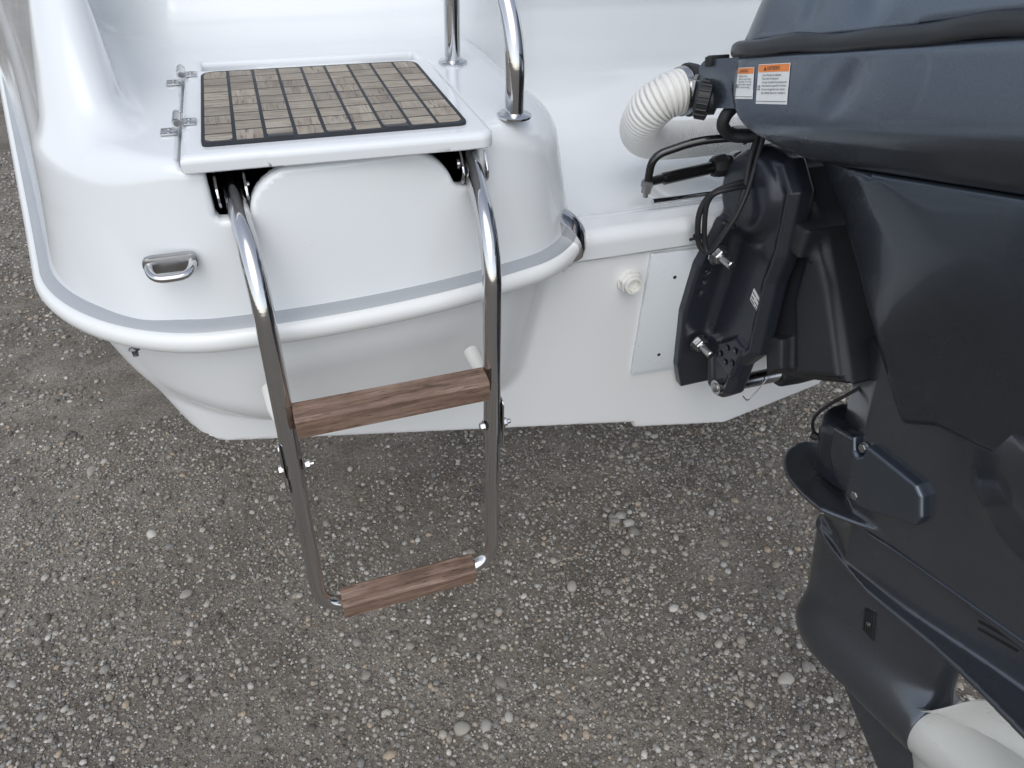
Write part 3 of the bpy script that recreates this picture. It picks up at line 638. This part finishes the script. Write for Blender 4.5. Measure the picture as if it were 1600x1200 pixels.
# water intake, louvres
def surf_u(v, w, lo=-.2):
    us = np.linspace(lo, 0, 400); f = f_unit(us, np.full(400, v), np.full(400, w)); return float(us[np.argmax(f < 0)])
gpts = [(.193, .157), (.170, .163), (.163, .104), (.189, .110)]; u0 = min(surf_u(v, w) for v, w in gpts)
bm = bmesh.new()
def fr(a, b, t):
    return Vector((surf_u(min(max(a, .165), .192), b)-t, a, b))
prism(bm, gpts, fr, -.004, .003, .0008); gl = eng('intake_grille', bm, BLACK, unit)
for k in range(5):
    t = (k+.5)/5; bm = bmesh.new(); p0 = Vector(gpts[0]).lerp(Vector(gpts[1]), t); p1 = Vector(gpts[3]).lerp(Vector(gpts[2]), t); p0, p1 = p0.lerp(p1, .06), p1.lerp(p0, .06)
    tube(bm, [fr(p0.x, p0.y, .0035), fr((p0.x+p1.x)/2, (p0.y+p1.y)/2, .0035), fr(p1.x, p1.y, .0035)], .0012, 6); eng('slat', bm, RUB, gl)
bm = bmesh.new(); c = fr(.178, .133, .004); lathe(bm, [(0, .0045), (.0015, .004), (.002, .0015)], c, (-1, 0, 0), 14); eng('grille_screw', bm, ZINC, gl)
for k in range(3):
    w0 = .306-.0125*k; bm = bmesh.new(); prism(bm, rounded([(.008-.002*k, w0-.0024), (.008-.002*k, w0+.0024), (-.052, w0+.0074), (-.052, w0+.0026)], .0012, 2), lambda a, b, t: Vector((surf_u(a, b)-t, a, b)), -.003, .0008); eng('louvre', bm, BLACK, unit)
# seam bead between housing and lower unit
bm = bmesh.new(); tube(bm, [Vector((surf_u(v, .336)-.0005, v, .3315+.006*(.33-v))) for v in np.linspace(.30, -.30, 40)], .0028, 8); eng('seam_bead', bm, ENG, unit)
# drive shaft tube and lower mount in front of the housing
bm = bmesh.new(); lathe(bm, [(-.13, .036), (.10, .036)], (0, .296, .555), (0, 0, 1), 32); eng('swivel_tube', bm, DULL, motor)
bm = bmesh.new(); lathe(bm, [(-.05, .066), (.012, .070), (.030, .066), (.037, .058), (.039, .038)], (0, .306, .447), (0, 0, 1), 40); box(bm, (-.06, .20, .36), (.06, .345, .455), .014); eng('lower_mount', bm, BRK, motor)
bm = bmesh.new(); tube(bm, spline([(-.040, .262, .585), (-.056, .298, .545), (-.064, .330, .510), (-.066, .352, .478), (-.056, .362, .448), (-.046, .358, .430)]), .003, 10); eng('earth_cable', bm, RUB, motor)
bm = bmesh.new(); lathe(bm, [(0, .007), (.008, .008), (.014, .006)], (-.050, .352, .432), (-.5, .7, .2), 12); eng('cable_lug', bm, BLACK, motor)
# propeller
prop = bmesh.new(); lathe(prop, [(.055, .052), (.050, .0605), (.044, .0625), (.02, .0615), (-.03, .060), (-.08, .058), (-.115, .056), (-.118, .046), (-.09, .040)], (0, 0, 0), (0, 1, 0), 48)
pro = eng('propeller', prop, PROP, motor)
for b in range(3):
    th0 = R(b*120+196); rows, cols = 9, 9; bm = bmesh.new(); G0 = []
    for i in range(rows):
        r = .054+(.185-.054)*i/(rows-1); half = R(58)*(1-.50*(i/(rows-1))**2.4); line = []
        for j in range(cols):
            t = j/(cols-1)*2-1; a = th0+t*half*(.92+.0*i)+.10*(i/(rows-1)); ax = .095*t*(.060/r)**.25*(1-.35*(i/(rows-1))**3)-.028-.05*(i/(rows-1))
            line.append((Vector((r*math.cos(a), -ax*-1, r*math.sin(a))), .0042*(1-.6*i/(rows-1))*(1-.85*t*t)+.0008))
        G0.append(line)
    va = [[bm.verts.new(p+Vector((0, h, 0))) for p, h in l] for l in G0]; vb = [[bm.verts.new(p-Vector((0, h, 0))) for p, h in l] for l in G0]
    for i in range(rows-1):
        for j in range(cols-1):
            bm.faces.new((va[i][j], va[i][j+1], va[i+1][j+1], va[i+1][j])); bm.faces.new((vb[i][j], vb[i+1][j], vb[i+1][j+1], vb[i][j+1]))
    for j in range(cols-1): bm.faces.new((va[-1][j], va[-1][j+1], vb[-1][j+1], vb[-1][j])); bm.faces.new((va[0][j+1], va[0][j], vb[0][j], vb[0][j+1]))
    for i in range(rows-1): bm.faces.new((va[i+1][0], va[i][0], vb[i][0], vb[i+1][0])); bm.faces.new((va[i][-1], va[i+1][-1], vb[i+1][-1], vb[i][-1]))
    eng('blade', bm, PROP, pro, 60)
# warning stickers on the apron
def apr_u(v, w):
    us = np.linspace(-.28, -.1, 500); f = f_apron(us, np.full(500, v), np.full(500, w)); return float(us[np.argmax(f < 0)])
def sticker(v0, v1, w0, w1, skew, head, lines, label):
    def P(s, t, o):     # s 0..1 left to right in the picture = decreasing v, t 0..1 bottom to top
        v = v0+(v1-v0)*s+.009*(t-.5); w = w0+(w1-w0)*t+skew*s; return Vector((apr_u(v, w)-o, v, w))
    def sheet(name, s0, s1, t0, t1, o, m, par_):
        bm = bmesh.new(); n = 8; gv = [[bm.verts.new(P(s0+(s1-s0)*i/n, t0+(t1-t0)*j/n, o)) for j in range(n+1)] for i in range(n+1)]
        gb = [[bm.verts.new(P(s0+(s1-s0)*i/n, t0+(t1-t0)*j/n, o-.0003)) for j in range(n+1)] for i in range(n+1)]
        for G1 in (gv, gb):
            for i in range(n):
                for j in range(n): bm.faces.new((G1[i][j], G1[i+1][j], G1[i+1][j+1], G1[i][j+1]))
        ring = lambda G1: [G1[i][0] for i in range(n)]+[G1[n][j] for j in range(n)]+[G1[i][n] for i in range(n, 0, -1)]+[G1[0][j] for j in range(n, 0, -1)]
        A, B = ring(gv), ring(gb)
        for i in range(len(A)): bm.faces.new((A[i], B[i], B[(i+1) % len(A)], A[(i+1) % len(A)]))
        return eng(name, bm, m, par_)
    st = sheet('warning_sticker', 0, 1, 0, 1, .0012, LAB_W, apron); st['label'] = label
    sheet('sticker_header', .015, .985, .80, .985, .0016, LAB_O, st)
    def text(s, x, y, h, wmax):
        cu = bpy.data.curves.new('lettering', 'FONT'); cu.body = s; cu.size = 1.; tmp = bpy.data.objects.new('tmp', cu); COL.objects.link(tmp)
        dg = bpy.context.evaluated_depsgraph_get(); me = bpy.data.meshes.new_from_object(tmp.evaluated_get(dg)); bpy.data.objects.remove(tmp)
        if not len(me.vertices): return
        mx = max(v.co.x for v in me.vertices); kx = min(wmax/mx, 1e9)
        for v in me.vertices: v.co = P(min(max(x+v.co.x*kx, 0), 1), min(max(y+v.co.y*h, 0), 1), .0021)
        me.name = 'lettering'; eng('lettering', me, INK, st)
    text(head, .30, .845, .14, .42)
    bm = bmesh.new(); tri = [(.20, .845), (.28, .845), (.24, .95)]; bm.faces.new([bm.verts.new(P(a, b, .0021)) for a, b in tri]); eng('alert_symbol', bm, INK, st)
    n = len(lines)
    for k, (s, l) in enumerate(lines): text(s, .17, .70-.088*k, .085, l)
    bm = bmesh.new(); q = [(.05, .36), (.11, .36), (.11, .46), (.05, .46)]
    for i in range(4):
        a, b = q[i], q[(i+1) % 4]; tube(bm, [P(*a, .002), P(*b, .002)], .0004, 4)
    tube(bm, [P(.02, .07, .002), P(.98, .07, .002)], .0003, 4); eng('manual_symbol', bm, INK, st)
sticker(.4100, .3690, 1.0225, 1.0635, .000, 'WARNING', [('Read Owner s Manual', .5), ('before operating', .72), ('Keep clear of moving', .74), ('parts while engine', .74), ('is running', .66)], 'narrow warning sticker with orange header beside the cable boot')
sticker(.3600, .2960, 1.0165, 1.0665, .000, 'AVERTISSEMENT', [('Lire le Manuel de l utilisateur', .6), ('Pour eviter les blessures', .52), ('ne pas toucher les pieces en', .78), ('mouvement quand le moteur', .79), ('tourne et garder les mains', .74), ('et cheveux a l ecart', .76)], 'wider French warning sticker with orange header')
# rigging box at the front of the cowl, facing the hose
bm = bmesh.new(); prism(bm, rounded([(.405, 1.008), (.405, 1.0775), (.515, 1.0775), (.535, 1.060), (.535, 1.006)], [.004, .006, .012, .012, .01]), lambda a, b, t: Vector((t, a, b)), -.232, .10, .008, 3)
rbx = eng('rigging_box', bm, ENG, motor)
bm = bmesh.new(); box(bm, (-.232, .487, 1.0765), (-.204, .507, 1.0830), .0015); box(bm, (-.2385, .490, 1.067), (-.226, .504, 1.0815), .002); eng('latch', bm, BLACK, rbx)
# ------- steel-and-casting bracket, fixed to the transom (world positions)
def f_clamp(x, y, z):
    yt = .9015+.055*(1.14-z)
    fx = poly2(x, z, [(.706, .862), (.684, 1.00), (.686, 1.105), (.712, 1.19), (.83, 1.19), (.83, .80), (.73, .80)])
    fl = rmax(fx, np.abs(y-(yt-.0135))-.0130, .006)
    arm = [(.915, 1.16), (.935, 1.225), (.922, 1.272), (.877, 1.308), (.812, 1.314), (.775, 1.280), (.762, 1.178), (.766, 1.125), (.750, .99), (.778, .945), (.782, .872), (.802, .848), (.838, .850), (.86, .90), (.925, .93)]
    ap = poly2(y, z, arm); ar = rmax(ap-.006, bx(x, .752, .788), .010)
    # raised rim and boss on the outer face, pocket between
    boss = rmax(np.hypot(y-.862, z-1.245)-.068, bx(x, .728, .80), .014)
    ribl = rmax(np.abs(poly2(y, z, arm)+.006)-.006, bx(x, .744, .77), .005)
    rib2 = rmax(bx(z+.35*(y-.86), 1.045, 1.075), np.maximum(bx(x, .744, .77), bx(y, .80, .89)), .006)
    d = rmin(fl, ar, .018); d = rmin(d, boss, .02); d = rmin(d, ribl, .008)
    pod = rmax(poly2(y, z, [(.835, .915), (.838, .952), (.800, .990), (.772, .985), (.776, .915)]), bx(x, .742, .77), .005); d = rmin(d, pod, .006)
    for (a, b) in ((.786, .972), (.808, .963), (.822, .940), (.803, .934), (.784, .945)):
        d = np.maximum(d, -rmax(np.hypot(y-a, z-b)-.0062, x-.752, .001))
    for (a, b) in ((.7075, 1.092), (.707, 1.070), (.7065, 1.048)):
        d = np.maximum(d, -rmax(np.hypot(x-a, z-b)-.0068, y-.885, .001))
    d = np.maximum(d, -np.maximum(np.hypot(y-.802, z-.872)-.010, .0*x-1))
    return d
def mirror_mesh(me, name):
    m2 = me.copy(); m2.name = name; n = len(m2.vertices); c = np.empty(n*3, np.float32); m2.vertices.foreach_get('co', c); c = c.reshape(-1, 3); c[:, 0] = 2*XC-c[:, 0]; m2.vertices.foreach_set('co', c.ravel()); m2.flip_normals(); return m2
cl_me = sdf_mesh('clamp_bracket', f_clamp, (.66, .70, .76), (.85, .98, 1.36), .0042, lip=1.6)
cb = link('clamp_bracket', cl_me, BRK, motor)
# (mirrored starboard arm)
bmm = bmesh.new(); bmm.from_mesh(cl_me)
for v in bmm.verts: v.co.x = 2*XC-v.co.x
obj('clamp_bracket', bmm, BRK, motor, smooth=60)
for x, z in ((.713, 1.131), (.732, .926)):
    p = Vector((x, .9015+.055*(1.14-z)-.0345, z)); bolt('mounting_bolt', cb, p, (0.02, -1, .02), .0132, DULL, False, 1.5, .044)
bm = bmesh.new(); prism(bm, [(.7985, 1.096), (.7705, 1.084), (.7715, 1.062), (.7995, 1.073)], lambda a, b, t: Vector((.7515-t, a, b)), -.002, .0008); idp = obj('rating_label', bm, LAB_W, cb)
for (a, b, c, d_) in ((.7975, .787, 1.0905, 1.0885), (.784, .773, 1.085, 1.083), (.7975, .790, 1.0825, 1.0800), (.787, .773, 1.0775, 1.0755), (.7975, .786, 1.0768, 1.0745), (.783, .7735, 1.070, 1.068)):
    bm = bmesh.new(); prism(bm, [(a, c), (b, c-(a-b)*.42), (b, d_-(a-b)*.42), (a, d_)], lambda p, q, t: Vector((.7515-t, p, q)), .0009, .0011); obj('label_print', bm, INK, idp, smooth=0)
def f_swivel(x, y, z):
    q = np.abs(x-XC)
    pr = poly2(y, z, [(.915, 1.285), (.83, 1.292), (.79, 1.262), (.735, 1.222), (.655, 1.125), (.585, 1.035), (.69, .965), (.757, .940), (.79, 1.03), (.79, 1.14), (.825, 1.20), (.90, 1.22)])
    d = rmax(pr, q-.112, .016)
    hi = rmax(poly2(y, z, [(.755, 1.225), (.69, 1.16), (.60, 1.04), (.682, .985), (.742, 1.10)]), q-.122, .010); d = rmin(d, hi, .003)
    lug = rmax(np.maximum(bx(y, .735, .785), bx(z, 1.185, 1.235)), q-.150, .008); d = rmin(d, lug, .012)
    lug2 = rmax(poly2(y, z, [(.775, 1.012), (.722, 1.035), (.700, .985), (.728, .952), (.745, .985), (.775, .985)]), q-.138, .006); d = rmin(d, lug2, .006)
    hd = rmax(np.hypot(y-.90, z-1.262)-.045, q-.10, .01); d = rmin(d, hd, .02)
    return d
sw = link('swivel_bracket', sdf_mesh('swivel_bracket', f_swivel, (.74, .56, .92), (1.08, .96, 1.32), .0058, lip=1.6), TEX, motor)
# tilt pin at the bottom of the bracket with its lanyard
bm = bmesh.new(); tube(bm, [(.735, .802, .872), (1.085, .802, .872)], .0150, 24); tp = obj('tilt_rod', bm, DULL, motor)
bm = bmesh.new(); lathe(bm, [(0, .020), (.006, .024), (.05, .026), (.11, .024), (.16, .019)], (.880, .802, .868), (1, 0, 0), 24); obj('rod_sleeve', bm, RUB, tp)
bm = bmesh.new(); tube(bm, spline([(.795, .786, .848), (.806, .782, .838), (.82, .784, .850), (.838, .785, .878), (.846, .786, .888)]), .0013, 8); obj('lanyard', bm, ZINC, tp)
bm = bmesh.new(); lathe(bm, [(0, .0095), (.003, .009), (.005, .004)], (.735, .802, .872), (-1, 0, 0), 18); obj('pin_head', bm, ZINC, tp)
# steering gear in front of the bracket
bm = bmesh.new(); tube(bm, [(.590, .938, 1.248), (.725, .938, 1.262)], .0075, 18); tube(bm, [(.620, .938, 1.251), (.722, .938, 1.262)], .0105, 18); sr = obj('steering_rod', bm, GLOSS, motor)
bm = bmesh.new(); lathe(bm, [(0, .015), (.008, .019), (.022, .020), (.030, .016), (.04, .013)], (.712, .938, 1.261), (1, 0, .09), 8); obj('gland_nut', bm, BLACK, sr, smooth=25)
bm = bmesh.new(); lathe(bm, [(0, .013), (.006, .0155), (.016, .0155), (.022, .011)], (.748, .938, 1.268), (1, 0, .3), 6); obj('lock_nut', bm, ZINC, sr, smooth=20)
bm = bmesh.new(); tube(bm, fillet([(.590, .938, 1.236), (.590, .938, 1.292), (.66, .925, 1.316), (.80, .875, 1.335)], [.022, .03]), .0068, 16); obj('drag_link', bm, GLOSS, sr)
bm = bmesh.new(); lathe(bm, [(-.016, .0085), (-.006, .0085), (-.005, .011), (.004, .011), (.005, .007), (.010, .006)], (.590, .938, 1.246), (0, 0, 1), 6); lathe(bm, [(-.024, .0045), (-.015, .0045)], (.590, .938, 1.246), (0, 0, 1), 12); obj('link_nut', bm, ZINC, sr, smooth=20)
bm = bmesh.new(); tube(bm, [(.607, .94, 1.2105), (.73, .94, 1.2125)], .0052, 14); obj('guide_rod', bm, STEEL, motor)
bm = bmesh.new(); box(bm, (.735, .905, 1.318), (.80, .945, 1.328), .003); sa = obj('steering_arm', bm, GLOSS, motor); bolt('arm_bolt', sa, (.752, .922, 1.318), (0, 0, -1), .0085, DULL, stud=.014)
# rigging cables
bm = bmesh.new(); lathe(bm, [(0, .026), (.004, .029), (.022, .029), (.024, .022), (.034, .020), (.036, .012)], (.668, .962, 1.371), (.78, -.62, -.02), 22); cg = obj('cable_gland', bm, RUB, motor, smooth=25)
for k in range(18):
    a = 2*math.pi*k/18; ax = Vector((.78, -.62, -.02)).normalized(); X = ax.orthogonal().normalized(); Y = ax.cross(X); o = Vector((.668, .962, 1.371))+(X*math.cos(a)+Y*math.sin(a))*.029
    bm = bmesh.new(); tube(bm, [o+ax*.004, o+ax*.021], .0018, 6); obj('grip_rib', bm, RUB, cg)
bm = bmesh.new(); tube(bm, spline([(.694, .944, 1.371), (.712, .932, 1.377), (.724, .922, 1.384), (.720, .910, 1.383), (.700, .902, 1.375), (.686, .900, 1.361), (.686, .900, 1.345), (.704, .897, 1.331), (.726, .885, 1.331), (.747, .878, 1.336), (.775, .885, 1.341)], 10), .0098, 18); obj('rigging_cable', bm, RUB, motor)
TC = [(.745, .880, 1.345), (.732, .870, 1.325), (.723, .862, 1.302), (.718, .852, 1.264), (.711, .845, 1.229), (.702, .846, 1.196), (.689, .850, 1.162), (.678, .858, 1.148), (.666, .866, 1.161), (.657, .870, 1.202), (.660, .870, 1.232), (.672, .862, 1.254), (.700, .856, 1.266), (.735, .856, 1.270)]
bm = bmesh.new(); tube(bm, spline(TC, 10), .0050, 12); obj('trim_cable', bm, RUB, motor)
bm = bmesh.new(); tube(bm, spline([(x+.008*math.sin(i*.9), y-.006, z+.007*math.cos(i*.7)) for i, (x, y, z) in enumerate(TC)], 10), .0044, 12); obj('trim_cable', bm, RUB, motor)
bm = bmesh.new(); lathe(bm, [(0, .0105), (.005, .0105)], (.703, .845, 1.198), (.3, 0, 1), 14); obj('cable_tie', bm, BLACK, motor)
bm = bmesh.new(); lathe(bm, [(0, .0085), (.005, .0085)], (.663, .868, 1.170), (-.2, 0, 1), 14); tube(bm, [(.663, .866, 1.173), (.646, .866, 1.170)], .0025, 6); obj('cable_tie', bm, BLACK, motor)

# ------------------------------------------------------------------ corrugated hose
hp = spline([(.725, 1.015, 1.369), (.693, 1.02, 1.366), (.650, 1.02, 1.358), (.630, 1.04, 1.327), (.645, 1.08, 1.281), (.705, 1.13, 1.242), (.80, 1.16, 1.224), (.90, 1.17, 1.219), (1.03, 1.17, 1.216), (1.14, 1.24, 1.23), (1.17, 1.42, 1.26)], 30)
acc = [0]
for a, b in zip(hp[:-1], hp[1:]): acc.append(acc[-1]+(b-a).length)
tot = acc[-1]; n = int(tot/.0008); sp = []
j = 0
for i in range(n+1):
    s = tot*i/n
    while j < len(acc)-2 and acc[j+1] < s: j += 1
    sp.append(hp[j].lerp(hp[j+1], (s-acc[j])/max(acc[j+1]-acc[j], 1e-9)))
hose = thing('rigging_hose', 'ivory corrugated plastic rigging hose looping from the motor into the splash well', 'hose', tuple(hp[0]))
bm = bmesh.new(); tube(bm, sp, lambda i: .0368-.0052*(.5+.5*math.cos(2*math.pi*i/8))**3, 30, False); obj('corrugated_tube', bm, HOSE, hose, smooth=80)
i0 = next(i for i, p in enumerate(sp) if p.x < .694); h0 = sp[i0]; ax = (sp[i0+3]-sp[i0-3]).normalized()
bm = bmesh.new(); lathe(bm, [(-.012, .0385), (.0, .0425), (.006, .0425), (.007, .0385)], h0, ax, 36); obj('hose_collar', bm, RUB, hose)
bm = bmesh.new(); lathe(bm, [(.009, .0372), (.009, .0392), (.020, .0392), (.020, .0372)], h0, ax, 36); hc = obj('hose_clamp', bm, DULL, hose)
bm = bmesh.new(); c = h0+ax*.0145+Vector((0, -.036, .017)); box(bm, (-.0065, -.006, -.014), (.0065, .006, .012), .002, Matrix.Translation(c)); obj('clamp_screw', bm, STEEL, hc)
bm = bmesh.new(); lathe(bm, [(0, .0055), (.006, .0055), (.007, .004)], c+Vector((0, 0, .012)), (0, 0, 1), 6); obj('clamp_bolt', bm, ZINC, hc)
